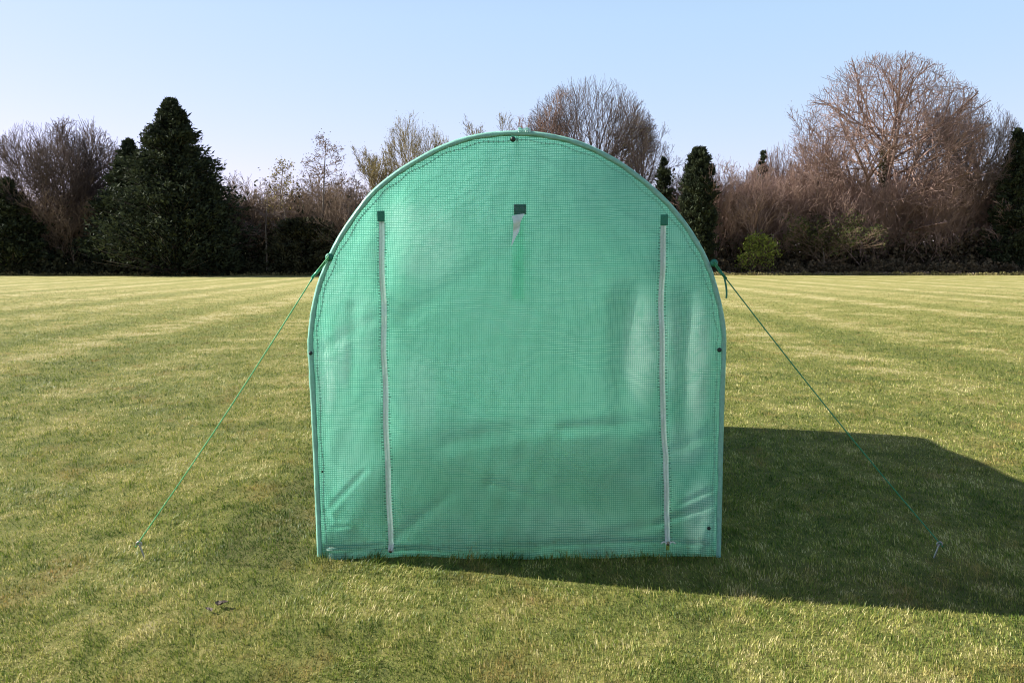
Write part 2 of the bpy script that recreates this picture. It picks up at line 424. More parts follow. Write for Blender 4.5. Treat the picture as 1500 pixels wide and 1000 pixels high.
# the sleeves that wrap the end hoops, uneven as the cloth bunches round the pipe
for yv, nm in ((YF, 'hoop_sleeve'), (YB, 'hoop_sleeve')):
    k = 14; V = []; UV = []
    for i in range(npf):
        for j in range(k + 1):
            a = 2 * math.pi * j / k
            rr = .0110 + .0016 * math.sin(i * .9 + 2 * math.sin(j)) + .0012 * math.sin(i * 2.3 + j) + .0025 * math.exp(-((i - 27) / 9) ** 2)
            q = PROF[i] + NRM[i] * (rr * math.cos(a) - .002)
            V.append((q[0], yv + rr * 1.1 * math.sin(a) - .001, q[1])); UV.append((S_ARC[i], a * .016))
    I = np.arange(npf * (k + 1)).reshape(npf, k + 1)
    F = np.stack([I[:-1, :-1], I[1:, :-1], I[1:, 1:], I[:-1, 1:]], -1).reshape(-1, 4)
    me = np_mesh(nm, V, F, [M['rim']], True); set_uv(me, UV); link(nm, me, pt)
    # seam that closes the sleeve: a pleated line just inside the hoop
    if yv == YF:
        sp = [(PROF[i][0] - NRM[i][0] * (.034 + .004 * math.sin(i * .7)), yv - .008 - .002 * math.sin(i), PROF[i][1] - NRM[i][1] * (.034 + .004 * math.sin(i * .7))) for i in range(2, npf - 2)]
        sp = np.array(sp); seg = sp[1:] - sp[:-1]
        P0 = []; P1 = []
        for i in range(len(sp) - 1):
            n_ = max(1, int(np.linalg.norm(seg[i]) / .012))
            for q in range(n_):
                c0 = sp[i] + seg[i] * (q / n_); nn = np.array([NRM[i + 2][0], 0, NRM[i + 2][1]])
                P0.append(c0 - nn * .006); P1.append(c0 + nn * .006)
        Vs_, Fs_ = tubes(P0, P1, np.full(len(P0), .0016), np.full(len(P0), .0016), 4)
        Vt, Ft = path_tube(sp - np.array([0, .0005, 0]), .0012, 5)          # the lock thread under the stitches
        F4 = np.concatenate([Fs_, Ft + len(Vs_)])
        link('seam_stitching', np_mesh('seam_stitching', np.concatenate([Vs_, Vt]), F4, [M['seam']]), pt)

for yv in HOOPS:
    pts = [(PROF[i][0] - NRM[i][0] * .002, yv, PROF[i][1] - NRM[i][1] * .002) for i in range(npf)]
    Vt, Ft = path_tube(pts, .0092, 8); link('hoop', np_mesh('hoop', Vt, Ft, [M['steel']], True), pt)
def rail(nm, x, z):
    Vt, Ft = path_tube([(x, y, z) for y in np.linspace(YF + .02, YB - .02, 12)], .008, 8)
    link(nm, np_mesh(nm, Vt, Ft, [M['steel']], True), pt)
rail('ridge_pole', .022, 1.974)

# zips
def zipper(fx, ztop, zbot, rnd):
    zs = np.linspace(zbot, ztop, 150); xs = fx(zs)
    y = YF + disp(xs, zs) - .006
    cs = [(-.0128, .003, 0), (-.0026, -.001, 0), (-.0012, .0006, 1), (.0012, .0006, 1), (.0026, -.001, 0), (.0128, .003, 0)]
    V = np.array([[(xs[i] + c[0], y[i] + c[1] + .0006 * math.sin(i * 1.7 + c[0] * 300), zs[i]) for c in cs] for i in range(len(zs))]).reshape(-1, 3)
    I = np.arange(len(zs) * 6).reshape(-1, 6)
    F = np.stack([I[:-1, :-1], I[:-1, 1:], I[1:, 1:], I[1:, :-1]], -1).reshape(-1, 4)
    mi = np.tile([0, 1, 1, 1, 0], len(zs) - 1)
    zo = link('zip', np_mesh('zip', V, F, [M['zip'], M['zip_teeth']], True, mi), pt)
    for s in (-1, 1):
        P0 = []; P1 = []
        for z in np.arange(zbot + .02, ztop - .01, .0135):
            x = float(fx(z)); yy = YF + float(disp(np.array(x), np.array(z))) - .005
            j = random.uniform(-.002, .002)
            P0.append((x + s * .0132, yy, z + j)); P1.append((x + s * (.0215 + random.uniform(-.003, .004)), yy + .001, z + j + random.uniform(-.001, .001)))
        Vt, Ft = tubes(P0, P1, np.full(len(P0), .0015), np.full(len(P0), .0012), 4)
        link('stitching', np_mesh('stitching', Vt, Ft, [M['stitch']]), zo)
    # slider with two pull tabs at the foot
    bm = bmesh.new()
    xb, yb = float(fx(zbot)), YF + float(disp(np.array(fx(zbot)), np.array(zbot))) - .010
    r = bmesh.ops.create_cube(bm, size=1, matrix=Matrix.Translation((xb, yb, zbot + .008)) @ Matrix.Diagonal((.014, .008, .020, 1)))
    bmesh.ops.bevel(bm, geom=bm.edges[:], offset=.0025, segments=2, affect='EDGES')
    bm_obj('slider', bm, M['brass'], zo, True)
    tabs = bmesh.new()
    for s in rnd:
        pts = [(xb + s * (.008 + .026 * a), yb - .004, zbot + .010 + .012 * math.sin(a * 2.6) - .008 * a) for a in np.linspace(0, 1, 8)]
        Vt, Ft = path_tube(pts, .0035, 6)
        vs = [tabs.verts.new(v) for v in Vt]
        for f in Ft:
            f = list(dict.fromkeys(f)); tabs.faces.new([vs[a] for a in f])
    bm_obj('pull_tab', tabs, M['zip'], zo, True)
def patch(nm, x0, x1, z0, z1, mat, y_off=-.008, parent=pt, wave=.002):
    n_ = 8; V = []; F = []
    for layer in (0, 1):
        for j in range(n_ + 1):
            for i in range(n_ + 1):
                x = x0 + (x1 - x0) * i / n_; z = z0 + (z1 - z0) * j / n_
                V.append((x, YF + float(disp(np.array(x), np.array(z))) + y_off + layer * .0012 + wave * math.sin(i * 1.3 + j * .9) * .5, z))
    m = (n_ + 1) ** 2
    for j in range(n_):
        for i in range(n_):
            a = j * (n_ + 1) + i
            F.append((a, a + 1, a + n_ + 2, a + n_ + 1)); F.append((m + a, m + a + n_ + 1, m + a + n_ + 2, m + a + 1))
    for i in range(n_):
        F.append((i, m + i, m + i + 1, i + 1)); b = n_ * (n_ + 1) + i; F.append((b, b + 1, m + b + 1, m + b))
        b = i * (n_ + 1); c = b + n_ + 1; F.append((b, c, m + c, m + b)); b += n_; c += n_; F.append((b, m + b, m + c, c))
    me = np_mesh(nm, V, F, [mat], False); set_uv(me, np.array(V)[:, [0, 2]])
    return link(nm, me, parent)
zipper(zl_x, 1.602, .028, (.35,)); zipper(zr_x, 1.585, .060, (-1, 1))
patch('zip_patch', -.624, -.589, 1.596, 1.645, M['patch'], -.012)
patch('zip_patch', .687, .722, 1.578, 1.628, M['patch'], -.012)
M['strap_patch'] = film('strap_patch_cloth', clear=.02, deep=.9, pitch=.011, thread_w=.0022)
patch('strap_patch', .008, .066, 1.628, 1.676, M['strap_patch'], -.008)
# tie strap: twists once in front of the sheet; its long end hangs inside
fl = [[(.000, 1.622, .006), (.020, 1.628, .010), (.048, 1.632, .004)],
      [(.004, 1.603, .026), (.018, 1.606, .030), (.034, 1.601, .020)],
      [(.006, 1.588, .034), (.015, 1.589, .030), (.031, 1.590, .012)],
      [(.004, 1.562, .014), (.014, 1.570, .012), (.030, 1.575, .026)],
      [(.004, 1.548, .010), (.012, 1.552, .024), (.026, 1.556, .034)],
      [(.001, 1.522, .030), (.006, 1.526, .034), (.012, 1.528, .036)],
      [(-.002, 1.498, .036), (-.001, 1.499, .037), (.000, 1.500, .038)]]
V = [((x - .02) * 1.25 + .024, YF - .012 - y * 1.2, 1.63 + (z - 1.63) * 1.12) for r_ in fl for x, z, y in r_]; F = []
for i in range(6):
    for q in (0, 1): F.append((3 * i + q, 3 * i + q + 1, 3 * i + q + 4, 3 * i + q + 3))
M['tail'] = film('strap_tail_film', clear=.95, trans=.8, haze=.0, thread_w=.0002, tint=(.76, .97, .89))
M['strap_white'] = sheer('pale_strap_film', (.90, .98, .93), .3, .2, 40)
link('tie_strap', np_mesh('tie_strap', V, F, [M['strap_white']], True), pt)
patch('strap_tail', .000, .056, 1.235, 1.622, M['tail'], .012, wave=.003)
# folded scrap of cover at the apex
def fold_tab():
    V = []; F = []
    for j in range(5):
        for i in range(7):
            x = .028 + .058 * i / 6; z = 2.004 + .026 * math.sin(j / 4 * 2.6) * (.8 + .2 * math.sin(i * 1.9))
            V.append((x, YF - .018 + .040 * j / 4, z - (x - .02) ** 2 * .3))
    for j in range(4):
        for i in range(6):
            a = j * 7 + i; F.append((a, a + 1, a + 8, a + 7))
    me = np_mesh('fabric_tab', V, F, [M['sleeve']], True); set_uv(me, np.array(V)[:, [0, 2]]); link('fabric_tab', me, pt)
fold_tab()
# dark fixing screws on the front hoop
def clip(x, z, s=1.0):
    bm = bmesh.new()
    bmesh.ops.create_uvsphere(bm, u_segments=10, v_segments=6, radius=.011 * s, matrix=Matrix.Translation((x, YF - .022, z)) @ Matrix.Diagonal((1, .6, 1, 1)))
    bmesh.ops.create_cone(bm, cap_ends=True, segments=10, radius1=.014 * s, radius2=.013 * s, depth=.005, matrix=Matrix.Translation((x, YF - .018, z)) @ Matrix.Rotation(math.pi / 2, 4, 'X'))
    bm_obj('clip', bm, M['clip'], pt, True)
clip(.004, 1.970, .95); clip(-.944, .985, .7); clip(.972, 1.0, .8); clip(.940, .145, .65); clip(-.90, .42, .35)
# eyelets of the guy ropes
for x, z in ((-.848, 1.432), (.938, 1.405)):
    bm = bmesh.new()
    bmesh.ops.create_cone(bm, cap_ends=True, segments=14, radius1=.019, radius2=.012, depth=.006, matrix=Matrix.Translation((x, YF - .020, z)) @ Matrix.Rotation(math.pi / 2, 4, 'X'))
    bm_obj('eyelet', bm, M['patch'], pt, True)

# ------------------------------------------------------------------ guy ropes and pegs
def guy(eye, tog, peg, side, mat, lab, peglab):
    root = thing('guy_rope', lab, 'rope', (0, 0, 0), 'guy ropes of the polytunnel')
    eye, tog, peg = map(np.array, (eye, tog, peg))
    n_ = 40
    top = peg + np.array([0, 0, .055])
    pts = [tog + (top - tog) * t - np.array([0, 0, .02 * math.sin(math.pi * t)]) for t in np.linspace(0, 1, n_)]
    Vt, Ft = path_tube(pts, .0030, 7)
    link('cord', np_mesh('cord', Vt, Ft, [mat], True), root)
    # doubled cord through the eyelet to the tensioner
    for off in (-.004, .005):
        m = (eye + tog) / 2 + np.array([0, -.004, -.008 + off])
        pts = [eye * (1 - t) ** 2 + 2 * m * t * (1 - t) + tog * t * t + np.array([0, 0, off]) for t in np.linspace(0, 1, 12)]
        Vt, Ft = path_tube(pts, .0032, 7); link('loop', np_mesh('loop', Vt, Ft, [mat], True), root)
    d = tog - eye; d /= np.linalg.norm(d)
    bm = bmesh.new()
    bmesh.ops.create_cone(bm, cap_ends=True, segments=10, radius1=.010, radius2=.005, depth=.055)
    q = Vector(d).to_track_quat('Z', 'Y').to_matrix().to_4x4()
    bm.transform(Matrix.Translation(Vector(tog - d * .012)) @ q @ Matrix.Diagonal((1.2, .7, 1, 1)) @ Matrix.Rotation(math.pi, 4, 'X'))
    bm_obj('toggle', bm, M['toggle'] if side < 0 else M['patch'], root, True)
    # free tail
    if side > 0: pts = [tog + d * .01 + np.array([-.005 + .012 * math.sin(t * 2), -.004, -.095 * t]) for t in np.linspace(0, 1, 10)]
    else: pts = [tog + np.array([-.018 * t, -.004, -.030 * t]) for t in np.linspace(0, 1, 6)]
    Vt, Ft = path_tube(pts, .0045, 7); link('cord_tail', np_mesh('cord_tail', Vt, Ft, [M['toggle'] if side < 0 else M['patch']], True), root)
    pg = thing('tent_peg', peglab, 'tent peg', tuple(peg), 'tent pegs of the guy ropes')
    lean = side * .35
    Vt, Ft = path_tube([(-lean * .12 + lean * z, 0, z) for z in np.linspace(-.1, .07, 8)], .004, 8)
    link('shaft', np_mesh('shaft', Vt, Ft, [M['peg']], True), pg)
    Vt, Ft = path_tube([(lean * -.05 + .012 * math.cos(a) * -side, 0, .068 + .012 * math.sin(a)) for a in np.linspace(-.5, 3.6, 12)], .004, 8)
    link('hook', np_mesh('hook', Vt, Ft, [M['peg']], True), pg)
guy((-.848, YF - .026, 1.432), (-.918, YF - .02, 1.349), (-1.80, YF - .02, 0), -1, M['rope'],
    'taut bright green cord pegged out beside the sunlit lawn on the left of the polytunnel', 'hooked steel tent peg in sunlit grass holding the bright green cord')
guy((.938, YF - .026, 1.405), (.985, YF - .02, 1.345), (2.06, YF - .02, 0), 1, M['rope_backlit'],
    'taut back-lit green cord with a dangling tail crossing over the polytunnel shadow on the right', 'hooked steel tent peg in the shaded grass holding the back-lit green cord')

# ------------------------------------------------------------------ ground and grass
gv = [(-700, -60, 0), (700, -60, 0), (700, 1500, 0), (-700, 1500, 0)]
g = link('ground', np_mesh('ground', gv, [(0, 1, 2, 3)], [M['lawn']])); g['kind'] = 'structure'

def vnoise(x, y, f, seed):
    r = np.random.default_rng(seed); G = r.random((64, 64))
    u, v = x * f, y * f
    i, j = np.floor(u).astype(int), np.floor(v).astype(int); a, b = u - i, v - j
    a = a * a * (3 - 2 * a); b = b * b * (3 - 2 * b)
    g_ = lambda p, q: G[p % 64, q % 64]
    return (g_(i, j) * (1 - a) + g_(i + 1, j) * a) * (1 - b) + (g_(i, j + 1) * (1 - a) + g_(i + 1, j + 1) * a) * b
def blades():
    # density falls off smoothly with distance while the blades get coarser
    yy = np.linspace(2.35, 48, 4000)
    dens = 24000 * (2.6 / yy) ** 1.95 * np.clip((48 - yy) / 26, 0, 1)
    line = dens * 2 * (yy * .68 + 1.3)
    cum = np.cumsum(line) * (yy[1] - yy[0]); n_ = int(cum[-1])
    y = np.interp(rng.random(n_) * cum[-1], cum, yy); x = rng.uniform(-1, 1, n_) * (y * .68 + 1.3)
    keep = ~((np.abs(x - .03) < .9) & (y > YF + .06) & (y < YB - .05) & (rng.random(n_) < .55))
    x, y = x[keep], y[keep]; n_ = len(x); sz = (y / 2.8) ** .62
    cl = np.clip((.45 * vnoise(x, y, 7, 1) + .55 * vnoise(x, y, 23, 2) - .5) * 1.5 + .5, 0, 1)
    lng = 2.6 * vnoise(x, y, 11, 9) ** 1.5 * np.exp(-((y - (YF - .03)) / .10) ** 2) * (np.abs(x) < 1.0)          # unmown at the wall's foot
    h = ((.008) + .016 * rng.random(n_) ** 1.5) * (.42 + 1.05 * cl) * sz ** .45 * (1 + .9 * lng)
    w = (.0009 + .0008 * rng.random(n_)) * sz * .95
    th = rng.uniform(0, 2 * math.pi, n_)
    # the mower and feet lay the sward over in patches
    lay = 2 * math.pi * vnoise(x, y, 1.7, 5)
    ln = rng.random(n_) ** .7 * 1.15
    dx = np.cos(th) * .75 + np.cos(lay) * .6; dy = np.sin(th) * .75 + np.sin(lay) * .6
    nx, ny_ = -np.sin(th), np.cos(th)
    V = np.empty((n_, 5, 3))
    for k, (f, q, ww) in enumerate(((0, 0, -1), (0, 0, 1), (.55, .38, -.8), (.55, .38, .8), (1, 1, 0))):
        V[:, k, 0] = x + dx * ln * h * q + nx * w * ww
        V[:, k, 1] = y + dy * ln * h * q + ny_ * w * ww
        V[:, k, 2] = h * f * (1 - .28 * ln * q) - (.002 if f == 0 else 0)
    b = (np.arange(n_) * 5)[:, None]
    F = np.concatenate([b + np.array([[0, 1, 2]]), b + np.array([[2, 1, 3]]), b + np.array([[2, 3, 4]])])
    me = np_mesh('grass', V.reshape(-1, 3), F, [M['blade']])
    a = me.attributes.new('rnd', 'FLOAT', 'POINT')
    rv = np.clip(rng.normal(.46, .29, n_) + .5 * (vnoise(x, y, 13, 7) - .5) + .35 * (vnoise(x, y, 31, 8) - .5), 0, 1.1) - .14 * lng
    a.data.foreach_set('value', np.repeat(rv, 5).astype(np.float32))
    o = link('grass', me); o['kind'] = 'stuff'; tag(o, 'short mown straw and green grass of the lawn', 'grass')
blades()

# dead leaves and clods lying on the lawn
def dead_leaf(x, y, s, lab, n_=3):
    bm = bmesh.new()
    for k in range(n_):
        a0 = random.uniform(0, 6.28); ox, oy = random.uniform(-.4, .4) * s, random.uniform(-.3, .3) * s
        rows = []
        for i in range(6):
            t = i / 5; wd = s * .34 * math.sin(math.pi * min(1, t * .93 + .05)); zc = .014 + s * .30 * t * t + .2 * s * math.sin(t * 4 + k) * .4
            row = []
            for q in (-1, 0, 1):
                lx = (t - .5) * s; ly = q * wd
                row.append(bm.verts.new((x + ox + lx * math.cos(a0) - ly * math.sin(a0), y + oy + lx * math.sin(a0) + ly * math.cos(a0), zc + abs(q) * wd * .55)))
            rows.append(row)
        for i in range(5):
            for q in range(2): bm.faces.new((rows[i][q], rows[i][q + 1], rows[i + 1][q + 1], rows[i + 1][q]))
    tag(bm_obj('dead_leaf', bm, M['deadleaf']), lab, 'leaf')
dead_leaf(-1.19, 3.53, .042, 'curled dark brown dead leaf standing up in the near lawn, left of the tunnel')
dead_leaf(-1.225, 3.47, .026, 'small flat dark dead leaf just in front of the curled one on the near lawn', 2)

# ------------------------------------------------------------------ trees
def unit(v): return v / (np.linalg.norm(v) + 1e-9)
class Tree:
    def __init__(s, seed): s.r = random.Random(seed); s.seg = [[], [], [], []]; s.tr = [[], [], [], []]; s.tips = []
    def add(s, store, a, b, ra, rb): store[0].append(a); store[1].append(b); store[2].append(ra); store[3].append(rb)
    def grow(s, p, d, L, r, lev, P):
        rr = s.r; n_ = 4 if lev == 0 else 3; mx = P['levels']
        store = s.tr if lev <= P.get('trunk_lev', 0) else s.seg
        q = p.copy(); st = L / n_; r0 = r; rt = r * P.get('taper', .5)
        nk = P['kids'][min(lev, len(P['kids']) - 1)]
        start = P['bare'] if lev == 0 else .18
        marks = sorted(start + (1 - start) * (k + rr.random()) / nk for k in range(nk)) if lev < mx else []
        az = rr.uniform(0, 6.28); mi_ = 0
        for i in range(n_):
            w = P['wob'] * (1 if lev else .35)
            d = unit(d + np.array([rr.gauss(0, w), rr.gauss(0, w), rr.gauss(0, w * .6) + P['up'] * (1 if lev else 0)]))
            nq = q + d * st; r1 = r + (rt - r) * (i + 1) / n_
            s.add(store, q, nq + d * min(r1 * .5, st * .2), r0, r1)
            while mi_ < len(marks) and marks[mi_] <= (i + 1) / n_:
                f = marks[mi_]; mi_ += 1
                az += 2.4 + rr.gauss(0, .5)
                ref = np.array([0, 0, 1.]) if abs(d[2]) < .9 else np.array([1., 0, 0])
                a = unit(np.cross(d, ref)); b = np.cross(d, a)
                spr = P['spread'] * rr.uniform(.7, 1.25) * (P.get('spread0', 1) if lev == 0 else 1)
                cd = unit(d * math.cos(spr) + (a * math.cos(az) + b * math.sin(az)) * math.sin(spr))
                sh = P['shape'](f) if lev == 0 else (1.15 - .6 * f)
                cl = (P['l0'] if lev == 0 else L * P['ratio']) * sh * rr.uniform(.75, 1.2)
                c0 = q + d * st * (f * n_ - i)
                if 'env' in P:
                    ez, ex, er = P['env']; iv = np.array([1 / ex, 1 / ex, 1 / er]); o_ = (c0 - np.array([0, 0, ez])) * iv; v_ = cd * iv
                    a_, b_, c_ = v_ @ v_, o_ @ v_, o_ @ o_ - 1; D_ = b_ * b_ - a_ * c_
                    reach = (-b_ + math.sqrt(D_)) / a_ if D_ > 0 else 0
                    cl = min(cl * 1.35, max(reach, .25) * rr.uniform(.80, 1.04))
                s.grow(c0, cd, cl, max(r0 * (.55 if lev else .42), P['rmin']), lev + 1, P)
            q = nq; r0 = r1
        if lev >= mx - 1: s.tips.append(q)
        return q
    def arrays(s):
        A = [np.array(x) for x in s.seg]; B = [np.array(x) for x in s.tr]; return A, B

def rand_quads(P, size, up=0.0, asp=1.6, rg=rng):
    """leaf sized kite faces about the points P"""
    n_ = len(P); a = rg.normal(size=(n_, 3)); a /= np.linalg.norm(a, axis=1, keepdims=True)
    b = rg.normal(size=(n_, 3)); b -= a * (a * b).sum(1, keepdims=True); b /= np.linalg.norm(b, axis=1, keepdims=True) + 1e-9
    s = (size * rg.uniform(.6, 1.4, n_))[:, None]
    V = np.stack([P - a * s * asp * .5, P + b * s * .5, P + a * s * asp * .5, P - b * s * .5], 1).reshape(-1, 3)
    return V, (np.arange(n_) * 4)[:, None] + np.arange(4)[None]

def at_x(px, y): return (px - 750) / FPX * y * .998
def top_z(py, y): return CAM_H + (380 - py) / FPX * y

def build_tree(name, label, px, toppy, y, P, seed, twig, bark=None, buds=None, nb=1, bs=.10, group=None, cat='tree', width=None, ivy=0.0):
    t = Tree(seed); t.grow(np.array([0, 0, -.1]), np.array([P.get('lean', 0.0), 0, 1.]), P['trunk'], P['r0'], 0, P)
    A, B = t.arrays()
    allz = np.percentile(A[1][:, 2], 99.3)
    H = top_z(toppy, y); k = H / allz
    kx = k
    if width:                                   # natural spread of the crown in metres
        ext = np.percentile(np.abs(A[1][:, :2]), 97); kx = width / 2 / ext
    sc = np.array([kx, kx, k])
    root = thing(name, label, cat, (at_x(px, y), y, 0), group)
    Vt, Ft = tubes(B[0] * sc, B[1] * sc, B[2] * k, B[3] * k, 7)
    tk = link('trunk', np_mesh('trunk', Vt, Ft, [bark or M['bark']], True), root)
    rm = P.get('px_min', .013)
    Vt, Ft = tubes(A[0] * sc, A[1] * sc, np.maximum(A[2] * k, rm), np.maximum(A[3] * k, rm * .7), 3)
    mats = [twig]; mi = np.zeros(len(Ft), int)
    if buds is not None:
        tp = np.array(t.tips) * sc
        Pn = np.repeat(tp, nb, 0) + rng.normal(size=(len(tp) * nb, 3)) * .22
        Vb, Fb = rand_quads(Pn, bs)
        Ft = np.concatenate([Ft, Fb + len(Vt)]); Vt = np.concatenate([Vt, Vb]); mats.append(buds); mi = np.concatenate([mi, np.ones(len(Fb), int)])
    if ivy:
        n_ = int(900 * ivy); z = rng.uniform(.3, .62 * H, n_); a = rng.uniform(0, 6.28, n_); rr_ = (.15 + .45 * rng.random(n_)) * (1 - z / H * .6)
        Vb, Fb = rand_quads(np.stack([np.cos(a) * rr_, np.sin(a) * rr_, z], 1), .16)
        Ft = np.concatenate([Ft, Fb + len(Vt)]); Vt = np.concatenate([Vt, Vb]); mats.append(M['ivy']); mi = np.concatenate([mi, np.full(len(Fb), len(mats) - 1)])
    link('crown', np_mesh('crown', Vt, Ft, mats, False, mi), root)
    return root

ROUND = dict(levels=5, kids=(8, 6, 6, 5, 3), bare=.32, wob=.13, up=.05, spread=.62, spread0=1.0, ratio=.60, l0=6.2, trunk=9.0, r0=.34, rmin=.008, taper=.45, shape=lambda f: 1.15 - .45 * abs(f - .55), px_min=.020)
DOME = dict(levels=4, kids=(18, 9, 6, 5), bare=.42, wob=.11, up=.035, spread=.54, spread0=1.9, ratio=.62, l0=8.5, trunk=7.5, r0=.36, rmin=.008, taper=.35, shape=lambda f: 1.0, px_min=.015, env=(9.2, 6.2, 6.2))
WISPY = dict(ROUND, kids=(11, 7, 6, 5), levels=4, bare=.20, spread=.48, up=.12, l0=5.2, trunk=9.5, r0=.22, px_min=.019)
SLIM = dict(levels=3, kids=(20, 6, 4), bare=.50, wob=.12, up=.03, spread=.85, spread0=1.1, ratio=.55, l0=2.3, trunk=13.0, r0=.17, rmin=.008, taper=.18, shape=lambda f: 1.35 - 1.0 * f, px_min=.020)
SHRUB = dict(levels=4, kids=(10, 6, 5, 4), bare=.06, wob=.16, up=.09, spread=.52, spread0=1.1, ratio=.62, l0=4.2, trunk=4.2, r0=.13, rmin=.008, taper=.4, shape=lambda f: 1.2 - .35 * f, px_min=.017)
OAK = dict(ROUND, env=(9.5, 8.5, 7.5), levels=4, kids=(16, 9, 7, 5), bare=.26, wob=.21, up=.02, spread=.80, spread0=1.25, ratio=.60, l0=8.0, trunk=10.0, r0=.55, px_min=.020, shape=lambda f: 1.2 - .4 * f)

def leafy(name, label, px, toppy, y, kind, width, seed, mat, leaf=.16, n_leaf=16000, cat='tree', group=None, sub=None):
    """evergreens: trunk with branch sprays that carry many small leaf faces"""
    rg = np.random.default_rng(seed); H = top_z(toppy, y)
    root = thing(name, label, cat, (at_x(px, y), y, 0), group)
    Vt, Ft = path_tube([(.05 * math.sin(z), .05 * math.cos(z * 1.3), z) for z in np.linspace(-.1, H * .95, 9)], np.linspace(.03 * H * .6, .012, 9), 7)
    link('trunk', np_mesh('trunk', Vt, Ft, [M['bark']], True), root)
    P0 = []; P1 = []; LP = []; LD = []
    nb = max(60, int(n_leaf / 75))
    for b in range(nb):
        f = rg.random() ** .85
        if kind == 'spire':  prof = (1 - f) ** .85 * (.92 + .08 * math.sin(f * 31 + seed)); tilt = .28 - .45 * f
        elif kind == 'column': prof = min(1, .22 + (1 - f) * 3.0) * (.80 + .20 * (1 - f)) * (.95 + .05 * math.sin(f * 23 + seed)); tilt = 1.0
        else: prof = math.sqrt(max(0, 1 - (2 * f - .75) ** 2 / 1.6)) ; tilt = .4
        Rb = width / 2 * prof * rg.uniform(.72, 1.18) + .12
        a = rg.uniform(0, 6.28); z0 = H * (.03 + .95 * f)
        dv = np.array([math.cos(a), math.sin(a), tilt * (1 if kind != 'spire' else .6)]);
        tip = np.array([math.cos(a) * Rb, math.sin(a) * Rb, min(z0 + Rb * dv[2] * .6, H * 1.0)])
        o = np.array([0, 0, max(z0 - .25 * Rb, 0.1)])
        P0.append(o); P1.append(tip)
        k = int(75 * (.45 + Rb / (width / 2)))
        t = rg.beta(2.2, 1.0, k)[:, None]
        sp = .10 + .16 * Rb * (1.05 - t * .75)
        pts = o + (tip - o) * t + rg.normal(size=(k, 3)) * sp * np.array([1, 1, .55])
        pts[:, 2] += (t[:, 0] ** 2) * .22 * Rb * (1 if kind == 'spire' else .2)
        pts[:, 2] = np.clip(pts[:, 2], .05, H)
        LP.append(pts)
        LD.append(np.tile(unit(tip - o + np.array([0, 0, .25])), (k, 1)))
    LP = np.concatenate(LP); LD = np.concatenate(LD)
    n_ = len(LP)
    dirv = LD + rg.normal(size=(n_, 3)) * .55; dirv /= np.linalg.norm(dirv, axis=1, keepdims=True)
    b = np.cross(dirv, rg.normal(size=(n_, 3))); b /= np.linalg.norm(b, axis=1, keepdims=True) + 1e-9
    s = (leaf * rg.uniform(.6, 1.5, n_))[:, None]
    V = np.stack([LP - dirv * s * .8, LP + b * s * .42, LP + dirv * s * 1.3, LP - b * s * .42], 1).reshape(-1, 3)
    F = (np.arange(n_) * 4)[:, None] + np.arange(4)[None]
    Vt, Ft = tubes(P0, P1, np.full(nb, .035), np.full(nb, .012), 3)
    F2 = np.concatenate([F, Ft + len(V)]); mi = np.concatenate([np.zeros(len(F), int), np.ones(len(Ft), int)])
    link('crown', np_mesh('crown', np.concatenate([V, Vt]), F2, [mat, M['bark']], False, mi), root)
    return root

# -- left: evergreens
leafy('conifer', 'tall black-green conifer with ragged stepped side, highest of the evergreens at the left field edge', 259, 147, 79, 'spire', 14.5, 3, M['fir'], .17, 60000)
leafy('conifer', 'shorter dark conifer filling in at the right foot of the tallest conifer', 316, 268, 78, 'spire', 5.0, 4, M['fir'], .17, 20000)
leafy('conifer', 'broad dark conifer left of the tallest one', 196, 205, 82, 'spire', 9.5, 6, M['fir'], .17, 34000)
build_tree('bare_tree', 'leafless tree with broad brown crown, left of the dark conifers', 118, 186, 86, OAK, 27, M['twig'], M['bark'], width=9)
leafy('conifer', 'low bushy dark conifer at the left end of the wood', 18, 262, 80, 'spire', 7.5, 8, M['fir'], .17, 24000)
leafy('evergreen_bush', 'black rounded evergreen bush under the slim trees at the left field edge', 446, 322, 80, 'dome', 5.2, 9, M['ivy'], .17, 9000, 'bush')
# -- left: bare and slim trees
build_tree('slim_tree', 'slim lollipop-crowned tree rising alone above the left thicket', 472, 203, 81, SLIM, 21, M['twig_dark'], M['bark'], M['bud_brown'], 2, .09, width=4.6)
build_tree('slim_tree', 'slim tree with yellow-green budding spire beside the lone lollipop-crowned one', 409, 236, 82, dict(SLIM, bare=.35), 22, M['twig_dark'], M['bark'], M['bud_yellow'], 2, .10, width=4.2)
build_tree('bare_tree', 'leafless dark slender tree just right of the conifers', 352, 262, 80.5, dict(SLIM, bare=.3), 23, M['twig_dark'], M['bark'], width=5.5)
build_tree('bare_tree', 'leafless tree with wide twiggy crown between conifers and the budding spire', 375, 272, 84, SHRUB, 24, M['twig'], M['bark'], width=7)
build_tree('bare_tree', 'leafless grey tree in the far left gap between dark conifers', 70, 196, 83, DOME, 25, M['twig'], M['bark'], width=9)
for k, (px, top, lab) in enumerate(((337, 290, 'thin bare tree hugging the right flank of the conifers'), (392, 262, 'thin bare tree just left of the budding spire'), (428, 268, 'thin bare tree between the budding spire and the lone lollipop-crowned tree'),
                                    (499, 258, 'thin bare tree just right of the lone lollipop-crowned tree'), (524, 266, 'thin bare tree nearest the left shoulder of the tunnel'))):
    build_tree('slim_tree', lab, px, top, 79.6 + .3 * k, dict(SLIM, bare=.38, kids=(16, 5, 4), wob=.16), 70 + k, M['twig'], M['bark_pale'], width=3.6)
